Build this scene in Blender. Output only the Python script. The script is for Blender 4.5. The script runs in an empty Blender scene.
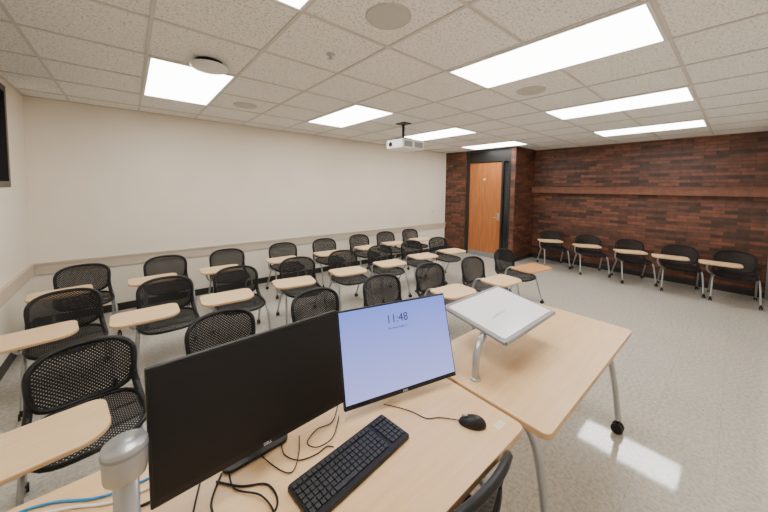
import bpy, bmesh, math, random
from mathutils import Vector, Matrix
random.seed(4)
C=bpy.context.scene.collection
H=1.74; HC=2.77
XL,XD,XB=-0.92,6.97,8.01
YW,YR,YK=5.485,3.44,-0.42

# ------------------------------------------------------------ materials
def newmat(name):
    m=bpy.data.materials.new(name); m.use_nodes=True
    nt=m.node_tree; return m,nt,nt.nodes['Principled BSDF']
def N(nt,t,**k):
    n=nt.nodes.new(t)
    for a,b in k.items(): setattr(n,a,b)
    return n
def basic(name,col,rough=.5,metal=0,spec=.5,noise=0,nscale=40,bump=0):
    m,nt,b=newmat(name)
    b.inputs['Base Color'].default_value=(*col,1)
    b.inputs['Roughness'].default_value=rough
    b.inputs['Metallic'].default_value=metal
    b.inputs['Specular IOR Level'].default_value=spec
    if noise or bump:
        tc=N(nt,'ShaderNodeTexCoord'); nz=N(nt,'ShaderNodeTexNoise'); nz.inputs['Scale'].default_value=nscale
        nz.inputs['Detail'].default_value=4
        nt.links.new(tc.outputs['Object'],nz.inputs['Vector'])
        if noise:
            r=N(nt,'ShaderNodeValToRGB')
            r.color_ramp.elements[0].position=.3; r.color_ramp.elements[1].position=.7
            r.color_ramp.elements[0].color=(*[c*(1-noise) for c in col],1)
            r.color_ramp.elements[1].color=(*[min(1,c*(1+noise)) for c in col],1)
            nt.links.new(nz.outputs['Fac'],r.inputs['Fac']); nt.links.new(r.outputs['Color'],b.inputs['Base Color'])
        if bump:
            bp=N(nt,'ShaderNodeBump'); bp.inputs['Strength'].default_value=bump; bp.inputs['Distance'].default_value=.002
            nt.links.new(nz.outputs['Fac'],bp.inputs['Height']); nt.links.new(bp.outputs['Normal'],b.inputs['Normal'])
    return m
def emis(name,col,s):
    m,nt,b=newmat(name)
    b.inputs['Base Color'].default_value=(*col,1)
    b.inputs['Emission Color'].default_value=(*col,1); b.inputs['Emission Strength'].default_value=s
    return m
def wood(name,c1,c2,axis=0,rough=.35,scale=3.0):
    m,nt,b=newmat(name)
    tc=N(nt,'ShaderNodeTexCoord'); mp=N(nt,'ShaderNodeMapping')
    s=[14,14,14]; s[axis]=1.2; mp.inputs['Scale'].default_value=s
    nz=N(nt,'ShaderNodeTexNoise'); nz.inputs['Scale'].default_value=scale; nz.inputs['Detail'].default_value=6; nz.inputs['Distortion'].default_value=.4
    r=N(nt,'ShaderNodeValToRGB'); r.color_ramp.elements[0].position=.3; r.color_ramp.elements[1].position=.72
    r.color_ramp.elements[0].color=(*c1,1); r.color_ramp.elements[1].color=(*c2,1)
    L=nt.links.new
    L(tc.outputs['Object'],mp.inputs['Vector']); L(mp.outputs['Vector'],nz.inputs['Vector']); L(nz.outputs['Fac'],r.inputs['Fac']); L(r.outputs['Color'],b.inputs['Base Color'])
    b.inputs['Roughness'].default_value=rough
    return m
def brick(name,axis):
    m,nt,b=newmat(name); L=nt.links.new
    tc=N(nt,'ShaderNodeTexCoord'); sp=N(nt,'ShaderNodeSeparateXYZ'); cb=N(nt,'ShaderNodeCombineXYZ')
    L(tc.outputs['Object'],sp.inputs[0]); L(sp.outputs[axis],cb.inputs[0]); L(sp.outputs[2],cb.inputs[1])
    br=N(nt,'ShaderNodeTexBrick'); br.offset=.5
    br.inputs['Color1'].default_value=(.052,.021,.013,1); br.inputs['Color2'].default_value=(.225,.077,.040,1)
    br.inputs['Mortar'].default_value=(.05,.031,.024,1); br.inputs['Scale'].default_value=1
    br.inputs['Mortar Size'].default_value=.0045; br.inputs['Mortar Smooth'].default_value=.2; br.inputs['Bias'].default_value=-.1
    br.inputs['Brick Width'].default_value=.30; br.inputs['Row Height'].default_value=.062
    L(cb.outputs[0],br.inputs['Vector'])
    nz=N(nt,'ShaderNodeTexNoise'); nz.inputs['Scale'].default_value=9; L(tc.outputs['Object'],nz.inputs['Vector'])
    mx=N(nt,'ShaderNodeMix',data_type='RGBA',blend_type='MULTIPLY'); mx.inputs[0].default_value=.7
    rr=N(nt,'ShaderNodeValToRGB'); rr.color_ramp.elements[0].position=.3; rr.color_ramp.elements[0].color=(.55,.55,.55,1); rr.color_ramp.elements[1].position=.7; rr.color_ramp.elements[1].color=(1.2,1.2,1.2,1)
    L(nz.outputs['Fac'],rr.inputs['Fac']); L(br.outputs['Color'],mx.inputs[6]); L(rr.outputs['Color'],mx.inputs[7]); L(mx.outputs[2],b.inputs['Base Color'])
    bp=N(nt,'ShaderNodeBump'); bp.inputs['Strength'].default_value=.6; bp.inputs['Distance'].default_value=.004; bp.invert=True
    L(br.outputs['Fac'],bp.inputs['Height']); L(bp.outputs['Normal'],b.inputs['Normal'])
    b.inputs['Roughness'].default_value=.5
    return m
def perf(name,ax,col=(.009,.009,.010),p=.0140,r=.205):
    m,nt,b=newmat(name); L=nt.links.new
    b.inputs['Base Color'].default_value=(*col,1); b.inputs['Roughness'].default_value=.5; b.inputs['Specular IOR Level'].default_value=.3
    tc=N(nt,'ShaderNodeTexCoord'); sp=N(nt,'ShaderNodeSeparateXYZ'); L(tc.outputs['Object'],sp.inputs[0])
    cb=N(nt,'ShaderNodeCombineXYZ'); L(sp.outputs[0],cb.inputs[0]); L(sp.outputs[ax],cb.inputs[1])
    mp=N(nt,'ShaderNodeMapping'); mp.inputs['Rotation'].default_value=(0,0,math.pi/4); mp.inputs['Scale'].default_value=(1/p,1/p,1); L(cb.outputs[0],mp.inputs[0])
    fr=N(nt,'ShaderNodeVectorMath',operation='FRACTION'); L(mp.outputs[0],fr.inputs[0])
    sb=N(nt,'ShaderNodeVectorMath',operation='SUBTRACT'); sb.inputs[1].default_value=(.5,.5,0); L(fr.outputs[0],sb.inputs[0])
    ln=N(nt,'ShaderNodeVectorMath',operation='LENGTH'); L(sb.outputs[0],ln.inputs[0])
    lt=N(nt,'ShaderNodeMath',operation='LESS_THAN'); lt.inputs[1].default_value=r; L(ln.outputs['Value'],lt.inputs[0])
    tr=N(nt,'ShaderNodeBsdfTransparent'); ms=N(nt,'ShaderNodeMixShader')
    L(lt.outputs[0],ms.inputs[0]); L(b.outputs[0],ms.inputs[1]); L(tr.outputs[0],ms.inputs[2])
    L(ms.outputs[0],nt.nodes['Material Output'].inputs['Surface'])
    return m

M={}
M['cream']=basic('cream_paint',(.84,.765,.645),.6,noise=.02,nscale=2,bump=.15)
M['rail']=basic('rail_paint',(.58,.49,.38),.5)
M['brickx']=brick('brick_x',1); M['bricky']=brick('brick_y',0)
M['ledge']=basic('ledge_brown',(.165,.062,.033),.5,noise=.2,nscale=12)
M['black']=basic('black_plastic',(.009,.009,.010),.45,spec=.35)
M['blackframe']=basic('black_frame',(.014,.013,.013),.35)
M['baseb']=basic('black_base',(.02,.018,.017),.5)
M['perfb']=perf('perforated_back',2); M['perfs']=perf('perforated_seat',1)
M['silver']=basic('silver_paint',(.40,.41,.42),.35,metal=.6)
M['chrome']=basic('silver_gloss',(.45,.46,.47),.32,metal=.7)
M['maple']=wood('maple',(.74,.47,.235),(.80,.545,.295))
M['mapled']=basic('maple_edge',(.62,.38,.18),.4)
M['tab']=wood('maple_tablet',(.78,.53,.28),(.84,.60,.35))
M['tabo']=wood('maple_tablet_dark',(.58,.26,.09),(.66,.33,.13))
M['doorw']=wood('door_wood',(.33,.105,.028),(.50,.175,.05),axis=2,rough=.3,scale=1.6)
M['white']=basic('white_plastic',(.8,.8,.78),.4)
M['grayp']=basic('gray_plastic',(.26,.27,.28),.4,metal=.3)
M['speaker']=basic('speaker_grille',(.52,.51,.49),.6,noise=.15,nscale=300)
M['tbar']=basic('tbar_paint',(.60,.58,.55),.5)
M['board']=basic('whiteboard_surface',(.86,.87,.88),.18)
M['scrblk']=basic('screen_off',(.005,.005,.006),.38,spec=.3)
M['keys']=basic('keycap',(.018,.019,.021),.5)
M['blue']=basic('blue_cable',(.02,.25,.55),.4)
M['glass']=basic('dark_glass',(.02,.022,.025),.08)
M['lens']=emis('light_diffuser',(1,.983,.955),14)
M['txt']=basic('text_dark',(.03,.03,.06),.5)
M['txtw']=basic('text_white',(.7,.7,.7),.5)
M['paper']=basic('label_paper',(.8,.70,.5),.6)
m,nt,b=newmat('screen_on'); L=nt.links.new
tc=N(nt,'ShaderNodeTexCoord'); sp=N(nt,'ShaderNodeSeparateXYZ'); L(tc.outputs['Generated'],sp.inputs[0])
r=N(nt,'ShaderNodeValToRGB'); r.color_ramp.elements[0].color=(.44,.46,1,1); r.color_ramp.elements[1].color=(.20,.28,.95,1)
L(sp.outputs[2],r.inputs['Fac']); L(r.outputs['Color'],b.inputs['Emission Color']); b.inputs['Emission Strength'].default_value=1.4
b.inputs['Base Color'].default_value=(.01,.01,.015,1); b.inputs['Roughness'].default_value=.5; b.inputs['Specular IOR Level'].default_value=.2
M['scron']=m
m,nt,b=newmat('ceiling_tile'); L=nt.links.new
tc=N(nt,'ShaderNodeTexCoord'); n1=N(nt,'ShaderNodeTexNoise'); n1.inputs['Scale'].default_value=66; n1.inputs['Detail'].default_value=6; n1.inputs['Roughness'].default_value=.75
L(tc.outputs['Object'],n1.inputs['Vector'])
r=N(nt,'ShaderNodeValToRGB'); r.color_ramp.elements[0].position=.38; r.color_ramp.elements[0].color=(.46,.455,.44,1); r.color_ramp.elements[1].position=.49; r.color_ramp.elements[1].color=(.88,.875,.855,1)
L(n1.outputs['Fac'],r.inputs['Fac']); L(r.outputs['Color'],b.inputs['Base Color'])
bp=N(nt,'ShaderNodeBump'); bp.inputs['Strength'].default_value=.4; bp.inputs['Distance'].default_value=.003; L(n1.outputs['Fac'],bp.inputs['Height']); L(bp.outputs['Normal'],b.inputs['Normal'])
b.inputs['Roughness'].default_value=.8; M['ceil']=m
m,nt,b=newmat('floor_tile'); L=nt.links.new
tc=N(nt,'ShaderNodeTexCoord'); br=N(nt,'ShaderNodeTexBrick'); br.offset=0
br.inputs['Scale'].default_value=1; br.inputs['Brick Width'].default_value=.3333; br.inputs['Row Height'].default_value=.3333; br.inputs['Mortar Size'].default_value=.0015; br.inputs['Mortar Smooth'].default_value=.1
br.inputs['Color1'].default_value=(.535,.51,.455,1); br.inputs['Color2'].default_value=(.555,.53,.475,1); br.inputs['Mortar'].default_value=(.44,.42,.37,1)
L(tc.outputs['Object'],br.inputs['Vector'])
n1=N(nt,'ShaderNodeTexNoise'); n1.inputs['Scale'].default_value=40; n1.inputs['Detail'].default_value=6; n1.inputs['Roughness'].default_value=.75; L(tc.outputs['Object'],n1.inputs['Vector'])
r=N(nt,'ShaderNodeValToRGB'); r.color_ramp.elements[0].position=.38; r.color_ramp.elements[0].color=(.76,.75,.72,1); r.color_ramp.elements[1].position=.58; r.color_ramp.elements[1].color=(1.08,1.08,1.07,1)
L(n1.outputs['Fac'],r.inputs['Fac'])
mx=N(nt,'ShaderNodeMix',data_type='RGBA',blend_type='MULTIPLY'); mx.inputs[0].default_value=1
L(br.outputs['Color'],mx.inputs[6]); L(r.outputs['Color'],mx.inputs[7]); L(mx.outputs[2],b.inputs['Base Color'])
n2=N(nt,'ShaderNodeTexNoise'); n2.inputs['Scale'].default_value=3; L(tc.outputs['Object'],n2.inputs['Vector'])
bp=N(nt,'ShaderNodeBump'); bp.inputs['Strength'].default_value=.08; bp.inputs['Distance'].default_value=.01; L(n2.outputs['Fac'],bp.inputs['Height']); L(bp.outputs['Normal'],b.inputs['Normal'])
b.inputs['Roughness'].default_value=.06; b.inputs['Specular IOR Level'].default_value=1.0; M['floor']=m

# ------------------------------------------------------------ mesh builder
class MB:
    def __init__(s): s.v=[];s.f=[];s.m=[];s.sm=[];s.mats=[]
    def mi(s,mat):
        if mat not in s.mats: s.mats.append(mat)
        return s.mats.index(mat)
    def add(s,vs,fs,mat,T=None,smooth=False):
        o=len(s.v); i=s.mi(mat)
        for p in vs:
            p=Vector(p); s.v.append(T@p if T else p)
        for f in fs: s.f.append([o+k for k in f]); s.m.append(i); s.sm.append(smooth)
    def box(s,a,b,mat,T=None,bev=0):
        bm=bmesh.new(); bmesh.ops.create_cube(bm,size=1)
        for v in bm.verts: v.co=Vector([(a[k]+b[k])/2+v.co[k]*(b[k]-a[k]) for k in range(3)])
        if bev: bmesh.ops.bevel(bm,geom=bm.edges[:],offset=bev,segments=2,affect='EDGES',profile=.5)
        s.bm(bm,mat,T,False)
    def bm(s,bm,mat,T=None,smooth=False):
        bm.verts.index_update()
        s.add([v.co.copy() for v in bm.verts],[[v.index for v in f.verts] for f in bm.faces],mat,T,smooth); bm.free()
    def cyl(s,p0,p1,r,mat,T=None,n=20,r2=None):
        s.tube([p0,p1],r,mat,T,n,False,[r,r if r2 is None else r2])
    def tube(s,pts,r,mat,T=None,n=10,spline=True,radii=None,closed=False,sub=6):
        P=[Vector(p) for p in pts]
        if spline and len(P)>2:
            Q=[];m=len(P)
            rng=range(m if closed else m-1)
            for i in rng:
                if closed: a,b,c,d=P[i-1],P[i],P[(i+1)%m],P[(i+2)%m]
                else: a,b,c,d=P[max(i-1,0)],P[i],P[i+1],P[min(i+2,m-1)]
                for k in range(sub):
                    t=k/sub
                    Q.append(.5*((2*b)+(c-a)*t+(2*a-5*b+4*c-d)*t*t+(-a+3*b-3*c+d)*t**3))
            if not closed: Q.append(P[-1])
            P=Q
        m=len(P); up=None; vs=[];fs=[]
        for i,p in enumerate(P):
            if closed: d=(P[(i+1)%m]-P[i-1])
            else: d=(P[min(i+1,m-1)]-P[max(i-1,0)])
            d.normalize()
            if up is None:
                up=Vector((0,0,1)) if abs(d.z)<.9 else Vector((1,0,0))
            sd=d.cross(up).normalized(); up=sd.cross(d).normalized()
            rr=radii[i] if radii and len(radii)==m else r
            for k in range(n):
                a=2*math.pi*k/n; vs.append(p+rr*(math.cos(a)*sd+math.sin(a)*up))
        for i in range(m if closed else m-1):
            j=(i+1)%m
            for k in range(n): fs.append([i*n+k,i*n+(k+1)%n,j*n+(k+1)%n,j*n+k])
        s.add(vs,fs,mat,T,True)
        if not closed:
            s.add(vs[:n],[list(range(n))[::-1]],mat,T); s.add(vs[-n:],[list(range(n))],mat,T)
    def slab(s,poly,z0,z1,mat,T=None,matside=None,bev=.004):
        n=len(poly)
        cx=sum(p[0] for p in poly)/n; cy=sum(p[1] for p in poly)/n
        def inset(p):
            d=Vector((cx-p[0],cy-p[1])); l=d.length; d=d/l*bev; return (p[0]+d.x,p[1]+d.y)
        lay=[[(*inset(p),z0) for p in poly],[(*p,z0+bev) for p in poly],[(*p,z1-bev) for p in poly],[(*inset(p),z1) for p in poly]]
        vs=sum(lay,[]); side=[]
        for l in range(3):
            for k in range(n): side.append([l*n+k,l*n+(k+1)%n,(l+1)*n+(k+1)%n,(l+1)*n+k])
        s.add(vs,side,matside or mat,T); s.add(lay[0],[list(range(n))[::-1]],mat,T); s.add(lay[3],[list(range(n))],mat,T)
    def lathe(s,prof,mat,T=None,n=28):
        vs=[];fs=[]
        for r_,z in prof:
            for k in range(n):
                a=2*math.pi*k/n; vs.append((r_*math.cos(a),r_*math.sin(a),z))
        for i in range(len(prof)-1):
            for k in range(n): fs.append([i*n+k,i*n+(k+1)%n,(i+1)*n+(k+1)%n,(i+1)*n+k])
        s.add(vs,fs,mat,T,True)
    def mesh(s,name):
        me=bpy.data.meshes.new(name); me.from_pydata([tuple(v) for v in s.v],[],s.f)
        for mt in s.mats: me.materials.append(M[mt])
        for p,i,sm in zip(me.polygons,s.m,s.sm): p.material_index=i; p.use_smooth=sm
        me.validate(); me.update(); return me
    def obj(s,name,loc=(0,0,0),rz=0,parent=None,rot=None):
        o=bpy.data.objects.new(name,s.mesh(name)); C.objects.link(o); o.location=loc
        o.rotation_euler=rot if rot else (0,0,rz)
        if parent: o.parent=parent
        return o
def rrect(x0,y0,x1,y1,r,n=6):
    P=[]
    rs=r if isinstance(r,(list,tuple)) else [r]*4
    for (cx,cy,a0),q in zip([(x1,y1,0),(x0,y1,90),(x0,y0,180),(x1,y0,270)],rs):
        sx=-1 if cx==x1 else 1; sy=-1 if cy==y1 else 1
        for k in range(n+1):
            a=math.radians(a0+90*k/n); P.append((cx+sx*q+q*math.cos(a),cy+sy*q+q*math.sin(a)))
    return P
def boxobj(name,a,b,mat):
    mb=MB(); mb.box(a,b,mat); return mb.obj(name)

# ------------------------------------------------------------ room
T=.12
boxobj('floor',(XL-T,YK-T,-.1),(XB+T,YW+T,0),'floor')
boxobj('ceiling',(XL-T,YK-T,HC),(XB+T,YW+T,HC+.1),'ceil')
boxobj('wall_north',(XL-T,YW,0),(XB+T,YW+T,HC),'cream')
boxobj('wall_south',(XL-T,YK-T,0),(XB+T,YK,HC),'cream')
wy0,wy1,wz0,wz1=1.6,4.78,1.70,2.70
mb=MB()
mb.box((XL-T,YK,0),(XL,YW,wz0),'cream'); mb.box((XL-T,YK,wz1),(XL,YW,HC),'cream')
mb.box((XL-T,YK,wz0),(XL,wy0,wz1),'cream'); mb.box((XL-T,wy1,wz0),(XL,YW,wz1),'cream')
mb.obj('wall_west')
mb=MB(); f=.06
mb.box((XL-.10,wy0,wz0),(XL+.012,wy1,wz0+f),'blackframe'); mb.box((XL-.10,wy0,wz1-f),(XL+.012,wy1,wz1),'blackframe')
for y in (wy0,(wy0+wy1)/2-f/2,wy1-f): mb.box((XL-.10,y,wz0+f),(XL+.012,y+f,wz1-f),'blackframe')
mb.box((XL-.09,wy0+.01,wz0+.01),(XL-.075,wy1-.01,wz1-.01),'glass')
mb.obj('window_1')
boxobj('wall_east',(XB,YK,0),(XB+T,YR,HC),'brickx')
dy0,dy1=3.55,4.81
mb=MB()
mb.box((XD,YR,0),(XD+.15,dy0,HC),'brickx'); mb.box((XD,dy1,0),(XD+.15,YW,HC),'brickx')
mb.obj('wall_door')
boxobj('wall_return',(XD+.15,YR,0),(XB+T,YR+.12,HC),'bricky')
bpy.data.objects['wall_door'].data.materials.append(M['bricky'])
for p in bpy.data.objects['wall_door'].data.polygons:
    if abs(p.normal.y)>.5: p.material_index=1
mb=MB(); x0,x1=XD+.02,XD+.12
mb.box((x0,dy0,0),(x1,dy0+.06,HC),'blackframe'); mb.box((x0,dy1-.09,0),(x1,dy1,HC),'blackframe')
mb.box((x0,dy0+.06,2.44),(x1,dy1-.09,2.50),'blackframe'); mb.box((x0,dy0+.06,HC-.05),(x1,dy1-.09,HC),'blackframe')
mb.box((x0+.03,dy0+.06,2.50),(x0+.06,dy1-.09,HC-.05),'blackframe')
mb.box((x0,dy0+.20,0),(x1,dy0+.25,2.44),'blackframe'); mb.box((x0+.05,dy0+.06,0),(x0+.06,dy0+.20,2.44),'glass')
mb.obj('trim_door_frame')
mb=MB(); a,b_=dy0+.255,dy1-.095
mb.box((XD+.05,a,.01),(XD+.095,b_,2.43),'doorw',bev=.003)
mb.box((XD+.046,a+.03,.98),(XD+.05,a+.09,1.16),'silver')
mb.tube([(XD+.05,a+.06,1.05),(XD+.0,a+.06,1.05),(XD-.01,a+.08,1.05),(XD-.01,a+.17,1.05)],.009,'silver')
mb.box((XD+.045,a+.0,0.01),(XD+.05,b_,.12),'grayp')
mb.box((XD+.045,a+.44,1.98),(XD+.05,a+.50,2.03),'paper')
mb.obj('door_1')
mb=MB(); mb.box((XB-.14,YK,1.68),(XB,YR,1.80),'ledge'); mb.box((XB-.16,YK,1.80),(XB,YR,1.825),'ledge'); mb.obj('trim_ledge')
mb=MB(); mb.box((XL+.025,YW-.022,.63),(XD,YW,.77),'rail'); mb.box((XL+.025,YW-.035,.75),(XD,YW,.775),'rail'); mb.obj('trim_chair_rail')
mb=MB(); mb.box((XL,YK,.63),(XL+.022,YW,.77),'rail'); mb.box((XL,YK,.75),(XL+.03,YW,.775),'rail'); mb.obj('trim_chair_rail_west')
boxobj('baseboard_north',(XL+.012,YW-.012,0),(XD,YW,.10),'baseb')
boxobj('baseboard_west',(XL,YK,0),(XL+.012,YW,.10),'baseb')
boxobj('baseboard_east',(XB-.012,YK,0),(XB,YR,.10),'baseb')
boxobj('baseboard_return',(XD,YR-.012,0),(XB-.012,YR,.10),'baseb')
mb=MB(); mb.box((XD-.012,YR-.012,0),(XD,dy0,.1),'baseb'); mb.box((XD-.012,dy1,0),(XD,YW-.012,.1),'baseb'); mb.obj('baseboard_door')
boxobj('trim_corner',(XB-.05,YK,0),(XB,YK+.06,1.68),'grayp')
gx=[.137+.6667*k for k in range(-1,13)]; gx=[x for x in gx if XL<x<XB]
gy=[3.075+.68*k for k in range(-5,4)]; gy=[y for y in gy if YK+.02<y<YW-.02]
mb=MB(); w=.011
def clipx(y): return XB if y<YR else XD
for y in gy: mb.box((XL,y-w,HC-.007),(clipx(y),y+w,HC),'tbar')
for x in gx: mb.box((x-w,YK,HC-.0075),(x+w,YR if x>XD else YW,HC-.0005),'tbar')
mb.box((XL,YW-.025,HC-.008),(XD,YW,HC),'tbar'); mb.box((XL,YK,HC-.008),(XL+.025,YW,HC),'tbar')
mb.box((XB-.025,YK,HC-.008),(XB,YR,HC),'tbar'); mb.box((XD-.025,YR,HC-.008),(XD,YW,HC),'tbar')
mb.obj('trim_ceiling_grid')
def troffer(x,y):
    mb=MB(); X0,X1,Y0,Y1=x,x+.6427,y,y+1.336
    z0,z1=HC-.014,HC-.002; e=.018
    mb.box((X0,Y0,z0),(X0+e,Y1,z1),'white'); mb.box((X1-e,Y0,z0),(X1,Y1,z1),'white')
    mb.box((X0+e,Y0,z0),(X1-e,Y0+e,z1),'white'); mb.box((X0+e,Y1-e,z0),(X1-e,Y1,z1),'white')
    mb.box((X0+e,Y0+e,z0+.004),(X1-e,Y1-e,z1),'lens')
    return mb.obj('ceiling_light_panel')
for x in (.149,2.149,4.149,6.149):
    troffer(x,3.087); troffer(x,.367)
mb=MB(); mb.lathe([(0,-.010),(.11,-.010),(.125,-.008),(.13,-.012),(.138,-.004),(.138,0)],'speaker',n=36)
me=mb.mesh('ceiling_speaker')
for p in ((1.22,1.42),(1.16,4.12),(3.2,1.45)):
    o=bpy.data.objects.new('ceiling_speaker',me); C.objects.link(o); o.location=(*p,HC)
mb=MB(); mb.lathe([(.10,0),(.10,-.03),(.0,-.03)],'black',n=30)
mb.lathe([(.08,-.03),(.135,-.035),(.14,-.05),(.12,-.065),(.05,-.08),(0,-.08)],'white',n=36)
mb.obj('smoke_detector',(.54,2.90,HC))
mb=MB(); mb.lathe([(.035,0),(.03,-.008),(.01,-.01),(.008,-.03),(.02,-.034),(.02,-.037),(0,-.037)],'chrome'); mb.obj('fire_sprinkler',(1.22,2.1,HC))
mb=MB()
mb.box((-.24,-.19,-.41),(.24,.19,-.27),'white',bev=.02)
mb.cyl((-.05,0,-.24),(-.05,0,0),.022,'black'); mb.box((-.13,-.10,-.012),(.03,.10,0),'black'); mb.box((-.15,-.10,-.272),(.05,.10,-.235),'black',bev=.004)
mb.cyl((-.12,.185,-.34),(-.12,.215,-.34),.05,'grayp'); mb.cyl((-.12,.21,-.34),(-.12,.22,-.34),.038,'glass')
mb.cyl((-.235,.08,-.34),(-.25,.08,-.34),.035,'glass')
mb.box((.02,-.193,-.385),(.20,-.188,-.30),'grayp'); mb.box((-.2,-.193,-.385),(-.04,-.188,-.30),'grayp')
mb.obj('ceiling_projector',(3.40,3.50,HC-.0))
mb=MB(); mb.box((-.04,-.008,-.06),(.04,0,.06),'white',bev=.003); mb.box((-.01,-.014,-.02),(.01,-.008,.02),'grayp'); mb.obj('light_switch',(6.43,YW,1.12))

# ------------------------------------------------------------ chair
def disc(mb,fn,a,b,mat,n=4,K=7,NA=44,rim=None,rimmat='black'):
    vs=[];fs=[]
    def pt(k,j):
        t=2*math.pi*j/NA; c,s=math.cos(t),math.sin(t)
        r=(abs(c)**n+abs(s)**n)**(-1/n)*k/K
        return Vector(fn(a*r*c,b*r*s))
    vs.append(Vector(fn(0,0)))
    for k in range(1,K+1):
        for j in range(NA): vs.append(pt(k,j))
    for j in range(NA): fs.append([0,1+j,1+(j+1)%NA])
    for k in range(K-1):
        for j in range(NA):
            o=1+k*NA; fs.append([o+j,o+NA+j,o+NA+(j+1)%NA,o+(j+1)%NA])
    mb.add(vs,fs,mat,None,True)
    if rim: mb.tube([vs[1+(K-1)*NA+j] for j in range(NA)],rim,rimmat,None,8,spline=False,closed=True)
def chair_mesh(name,tablet=True,tabmat='tab',zs=.915,ext=(-.42,.05)):
    mb=MB()
    def seat(x,y): return (x,y,.455-.02*(1-(x/.23)**2)*max(0,1-abs(y)/.22)-max(0,-y-.12)**2*2.2+max(0,y-.12)**2*1.0)
    disc(mb,seat,.235,.23,'perfs',n=3.6,rim=.014)
    def back(x,z):
        w=1+.05*(z/.17)
        return (x*w, .235+.05*(z+.1)/.26*1.0-.055*(x/.23)**2+.02, .650+z+.012*(1-(x/.23)**2)*(1 if z>0 else .3))
    disc(mb,back,.228,.172,'perfb',n=3.4,rim=.016)
    for s in (-1,1):
        mb.tube([(s*.222,.215,.62),(s*.225,.212,.55),(s*.232,.19,.49),(s*.238,.10,.44),(s*.236,.0,.43)],.019,'black',n=8)
        mb.tube([(s*.255,-.27,.055),(s*.25,-.215,.25),(s*.243,-.17,.39),(s*.238,-.10,.432),(s*.236,.02,.435),(s*.24,.10,.40),(s*.25,.19,.24),(s*.26,.28,.055)],.0125,'silver',n=10)
        for y in (-.275,.285):
            mb.cyl((s*.258,y,.03),(s*.258,y,.075),.012,'black',n=10)
            for dx in (-.012,.012):
                mb.cyl((s*.258+dx-.006,y,.026),(s*.258+dx+.006,y,.026),.026,'black',n=16)
    mb.tube([(-.236,-.08,.425),(.236,-.08,.425)],.010,'silver'); mb.tube([(-.236,.08,.425),(.236,.08,.425)],.010,'silver')
    if tablet:
        mb.tube([(-.238,.02,.43),(-.275,.01,.44),(-.305,-.01,.50),(-.31,-.04,.60),(-.30,-.10,.655),(-.26,-.24,.665)],.013,'silver')
        mb.box((-.33,-.38,.660),(-.19,-.20,.672),'silver')
        poly=rrect(ext[0],-.52,ext[1],-.18,[.06,.06,.10,.12])
        mb.slab(poly,.672,.694,tabmat,None,'mapled' if tabmat=='tab' else tabmat)
    for v in mb.v: v.z*=zs
    return mb.mesh(name)
cm=chair_mesh('tablet_arm_chair'); cmo=chair_mesh('tablet_arm_chair_b',True,'tabo',ext=(-.45,.12)); cs=chair_mesh('stacking_chair',False,zs=1.0)
def put(me,name,bx,by,deg):
    a=math.radians(deg); R=Matrix.Rotation(a,3,'Z'); off=R@Vector((0,.295,0))
    o=bpy.data.objects.new(name,me); C.objects.link(o); o.location=(bx-off.x,by-off.y,0); o.rotation_euler=(0,0,a)
rows=[
 (-.45,5.08,7),(.36,5.08,2),(1.13,5.08,-3),(2.01,5.1,-4),(2.80,5.08,-4),(3.62,5.1,-2),(4.35,5.11,-6),(5.13,5.12,-5),
 (-.47,3.93,8),(.27,3.88,0),(.96,3.90,-4),(1.75,3.92,-10),(2.49,3.94,-8),(3.21,3.92,-7),(3.99,3.94,-9),(4.70,3.90,-8),
 (-.24,2.56,8),(.51,2.55,4),(1.31,2.57,0),(2.12,2.56,-8),(2.94,2.58,-6),(3.72,2.46,-5)]
for r_ in rows: put(cm,'tablet_arm_chair',*r_)
put(cmo,'tablet_arm_chair',4.64,2.48,-8)
for y,d in ((2.90,-52),(2.13,-58),(1.41,-60),(.665,-78),(0.0,-86)): put(cm,'tablet_arm_chair',7.72,y,d)
put(cs,'stacking_chair',.815,.455,180)

# ------------------------------------------------------------ tables
def table(name,x0,y0,x1,y1,z=.73):
    mb=MB(); yc=(y0+y1)/2
    mb.slab(rrect(x0,y0,x1,y1,.035),z-.03,z,'maple',None,'mapled',bev=.003)
    for x in (x0+.13,x1-.13):
        for s in (-1,1):
            ye=yc+s*((y1-y0)/2-.03)
            mb.tube([(x,yc+s*.02,z-.05),(x,yc+s*.16,z-.07),(x,yc+s*.255,z-.16),(x,ye-s*.035,.36),(x,ye,.095)],.019,'chrome',n=12)
            mb.cyl((x,ye,.05),(x,ye,.10),.014,'black')
            for d in (-.018,.018): mb.cyl((x+d-.009,ye,.036),(x+d+.009,ye,.036),.036,'black')
        mb.box((x-.03,yc-.2,z-.045),(x+.03,yc+.2,z-.03),'grayp')
    mb.box((x0+.14,yc-.02,z-.07),(x1-.14,yc+.02,z-.045),'grayp')
    return mb.obj(name)
table('wooden_table',1.29,.45,2.78,1.19)
table('wooden_desk',-.52,.54,1.272,1.41)

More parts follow.
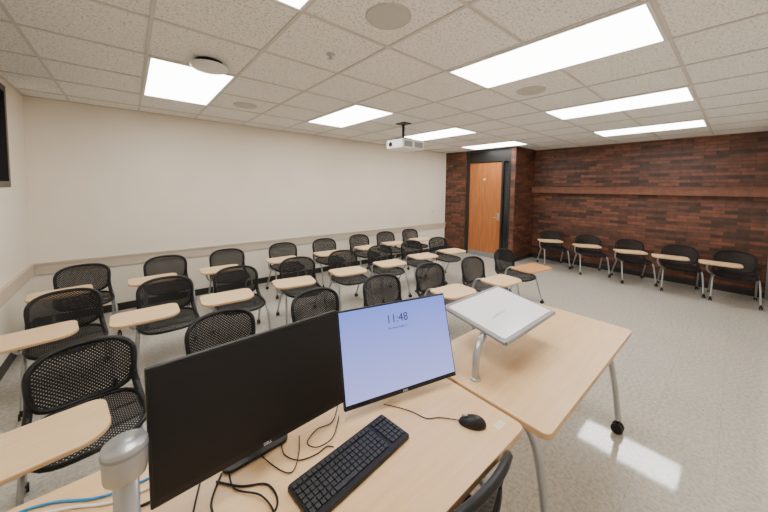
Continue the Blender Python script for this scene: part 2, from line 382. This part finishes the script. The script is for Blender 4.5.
# tabletop lectern
mb=MB()
bl,fr_=Vector((1.49,.75,.945)),Vector((1.49,1.155,1.01))
ax=Vector((1,0,0)); ay=(fr_-bl).normalized(); az=ax.cross(ay)
Tm=Matrix((( ax.x,ay.x,az.x,bl.x),(ax.y,ay.y,az.y,bl.y),(ax.z,ay.z,az.z,bl.z),(0,0,0,1)))
Lx,Ly=.635,(fr_-bl).length
mb.slab(rrect(0,0,Lx,Ly,.02),-.026,-.004,'grayp',Tm)
mb.slab(rrect(.016,.016,Lx-.016,Ly-.016,.012),-.006,0,'board',Tm,bev=.001)
for a,b_ in (((0,0,-.012),(Lx,0,-.012)),((0,Ly,-.012),(Lx,Ly,-.012)),((0,0,-.012),(0,Ly,-.012)),((Lx,0,-.012),(Lx,Ly,-.012))):
    mb.tube([a,b_],.012,'grayp',Tm)
mb.tube([(1.385,.86,.735),(1.385,.86,.79),(1.40,.865,.855),(1.45,.875,.91),(1.55,.90,.943),(1.68,.92,.955),(1.82,.93,.955)],.019,'chrome',n=14)
mb.box((1.62,.85,.945),(1.98,1.0,.955),'grayp',bev=.003)
mb.lathe([(0,.742),(.02,.742),(.028,.738),(.030,.7305),(0,.7305)],'chrome',Matrix.Translation((1.385,.86,0)))
mb.obj('tabletop_lectern')

# ------------------------------------------------------------ monitors
def monitor(name,bl,br,hgt,tilt,scr,zb=.83):
    a=Vector((bl[0],bl[1],zb)); b=Vector((br[0],br[1],zb)); W=(b-a).length
    yaw=math.atan2(b.y-a.y,b.x-a.x)
    e=bpy.data.objects.new(name,None); C.objects.link(e); c=(a+b)/2; e.location=(c.x,c.y,.73); e.rotation_euler=(0,0,yaw)
    zz=zb-.73
    Tm=Matrix.Translation((0,0,zz))@Matrix.Rotation(-tilt,4,'X')
    mb=MB(); mb.box((-W/2,0,0),(W/2,.022,hgt),'black',Tm,bev=.004); mb.box((-W*.35,.02,.05),(W*.35,.05,hgt-.06),'black',Tm,bev=.012)
    mb.box((-.05,.045,hgt*.42),(.05,.09,hgt*.62),'grayp',Tm,bev=.004)
    mb.obj('housing',parent=e)
    mb=MB(); mb.box((-W/2+.008,-.002,.022),(W/2-.008,.001,hgt-.008),scr); 
    s=mb.obj('screen',parent=e); s.location=(0,0,zz); s.rotation_euler=(-tilt,0,0)
    top=Tm@Vector((0,.08,hgt*.5))
    mb=MB()
    mb.tube([(0,.20,.008),(0,top.y+.05,zz+.1),(top.x,top.y+.01,top.z)],.02,'grayp',n=14)
    mb.slab(rrect(-.12,.08,.12,.27,.03),.001,.013,'black',bev=.002)
    mb.obj('stand',parent=e)
    return e,W,zz,tilt
def text(body,size,e,zz,tilt,x,z,mat,off=-.0035):
    cu=bpy.data.curves.new('label','FONT'); cu.body=body; cu.size=size; cu.align_x='CENTER'; cu.extrude=.0003
    cu.materials.append(M[mat]); o=bpy.data.objects.new('screen_text',cu); C.objects.link(o); o.parent=e
    Tm=Matrix.Translation((0,0,zz))@Matrix.Rotation(-tilt,4,'X')@Matrix.Translation((x,off,z))@Matrix.Rotation(math.pi/2,4,'X')
    o.matrix_local=Tm
e,W,zz,ti=monitor('computer_monitor',(.022,1.012),(.675,1.035),.385,math.radians(9),'scrblk',zb=.832)
text('DELL',.013,e,zz,ti,0,.006,'txtw',-.001)
e,W,zz,ti=monitor('computer_monitor',(.682,1.045),(1.272,.90),.415,math.radians(17),'scron',zb=.775)
text('11:48',.055,e,zz,ti,.0,.32,'txt'); text('Thursday, August 21',.014,e,zz,ti,.0,.292,'txt'); text('DELL',.013,e,zz,ti,0,.006,'txtw',-.001)

# keyboard
mb=MB(); kw,kd=.455,.16
mb.slab(rrect(-kw/2,-kd/2,kw/2,kd/2,.01),0.001,.018,'black',bev=.003)
pitch=.0192
for rI in range(6):
    yy=.058-rI*.0232 if rI==0 else .058-.026-(rI-1)*.0205
    x=-kw/2+.008
    while x<kw/2-.02:
        wk=pitch
        if rI==5 and -.13<x<-.04: wk=pitch*5
        if not (.058<x<.066 or .122<x<.128):
            x2=min(x+wk-.003,kw/2-.006)
            mb.box((x,yy-.0085,.016),(x2,yy+.0085,.0245),'keys',bev=.0015)
        x+=wk
mb.obj('keyboard',(.6075,.865,.73),math.radians(6))
bm=bmesh.new(); bmesh.ops.create_uvsphere(bm,u_segments=24,v_segments=14,radius=1)
for v in bm.verts:
    z=max(v.co.z,-.15); v.co=Vector((v.co.x*.033,v.co.y*.058,(z+.15)*.033*(1.05-.25*v.co.y)))
mb=MB(); mb.bm(bm,'black',None,True); mb.box((-.004,.02,.030),(.004,.045,.037),'grayp',bev=.001); mb.obj('computer_mouse',(1.10,.69,.7305),math.radians(35))
z=.7345
mb=MB(); mb.tube([(1.065,.735,.74),(1.02,.80,z),(.97,.835,z),(.95,.90,z),(.92,.96,z),(.88,1.02,z)],.0022,'black',n=8,sub=8); mb.obj('mouse_cable')
mb=MB()
for pts,r_,mt in (
 ([(.58,.965,z),(.56,.985,z),(.51,.98,z),(.45,1.0,z),(.42,1.06,z),(.44,1.14,z)],.0022,'black'),
 ([(.22,1.12,z),(.17,1.02,z),(.20,.92,z),(.28,.87,z),(.335,.90,z),(.33,.98,z),(.26,1.03,z),(.20,1.10,z)],.0035,'black'),
 ([(.16,1.14,z),(.12,1.02,z),(.11,.93,z),(.16,.86,z),(.25,.835,z),(.31,.86,z+.006),(.30,.95,z+.006),(.24,1.04,z),(.25,1.15,z)],.003,'black'),
 ([(.72,1.16,z),(.64,1.08,z),(.57,1.085,z),(.51,1.05,z),(.53,1.0,z+.005),(.60,1.005,z+.005),(.68,1.09,z)],.0022,'black'),
 ([(.33,1.2,z),(.37,1.04,z),(.41,.97,z),(.46,1.02,z),(.50,1.10,z)],.0022,'black'),
 ([(-.45,1.20,z),(-.30,1.33,z),(-.18,1.30,z),(-.06,1.23,z),(.06,1.22,z),(.2,1.25,z)],.004,'white'),
 ([(-.48,1.30,z),(-.33,1.37,z),(-.22,1.355,z),(-.10,1.28,z),(.02,1.26,z),(.2,1.29,z)],.004,'blue'),
 ([(-.46,1.14,z),(-.30,1.25,z),(-.20,1.24,z),(-.08,1.18,z),(.05,1.16,z),(.15,1.2,z)],.004,'black')):
    mb.tube(pts,r_,mt,n=8,sub=8)
mb.obj('computer_cables')
# document camera
mb=MB()
mb.lathe([(0,.0),(.065,.0),(.07,.006),(.065,.014),(.03,.022),(.026,.04),(.026,.30),(.0,.30)],'silver')
Tm=Matrix.Translation((0,0,.335))@Matrix.Rotation(math.radians(-4),4,'X')
mb.lathe([(0,-.045),(.034,-.045),(.042,-.039),(.044,-.03),(.046,.035),(.043,.042),(.0,.044)],'silver',Tm)
mb.lathe([(.0465,.020),(.0468,.022),(.0468,.026),(.0465,.028)],'grayp',Tm)
mb.obj('document_camera',(-.025,.945,.731))
boxobj('paper_label',(1.16,.60,.7302),(1.22,.63,.7308),'paper')

# ------------------------------------------------------------ camera
th,p,rl=.8672,.0589,.0135
c,s=math.cos(th),math.sin(th); cp,sp_=math.cos(p),math.sin(p)
fwd=Vector((c*cp,s*cp,-sp_)); rt=Vector((s,-c,0)); up=Vector((c*sp_,s*sp_,cp))
cr,sr=math.cos(rl),math.sin(rl)
ux=cr*rt+sr*up; uy=-sr*rt+cr*up; uz=-fwd
cd=bpy.data.cameras.new('camera'); cd.sensor_width=36; cd.lens=300.95/768*36; cd.shift_y=-(256-206.05)/768; cd.clip_start=.02
co=bpy.data.objects.new('camera',cd); C.objects.link(co)
co.matrix_world=Matrix(((ux.x,uy.x,uz.x,0),(ux.y,uy.y,uz.y,0),(ux.z,uy.z,uz.z,H),(0,0,0,1)))
bpy.context.scene.camera=co
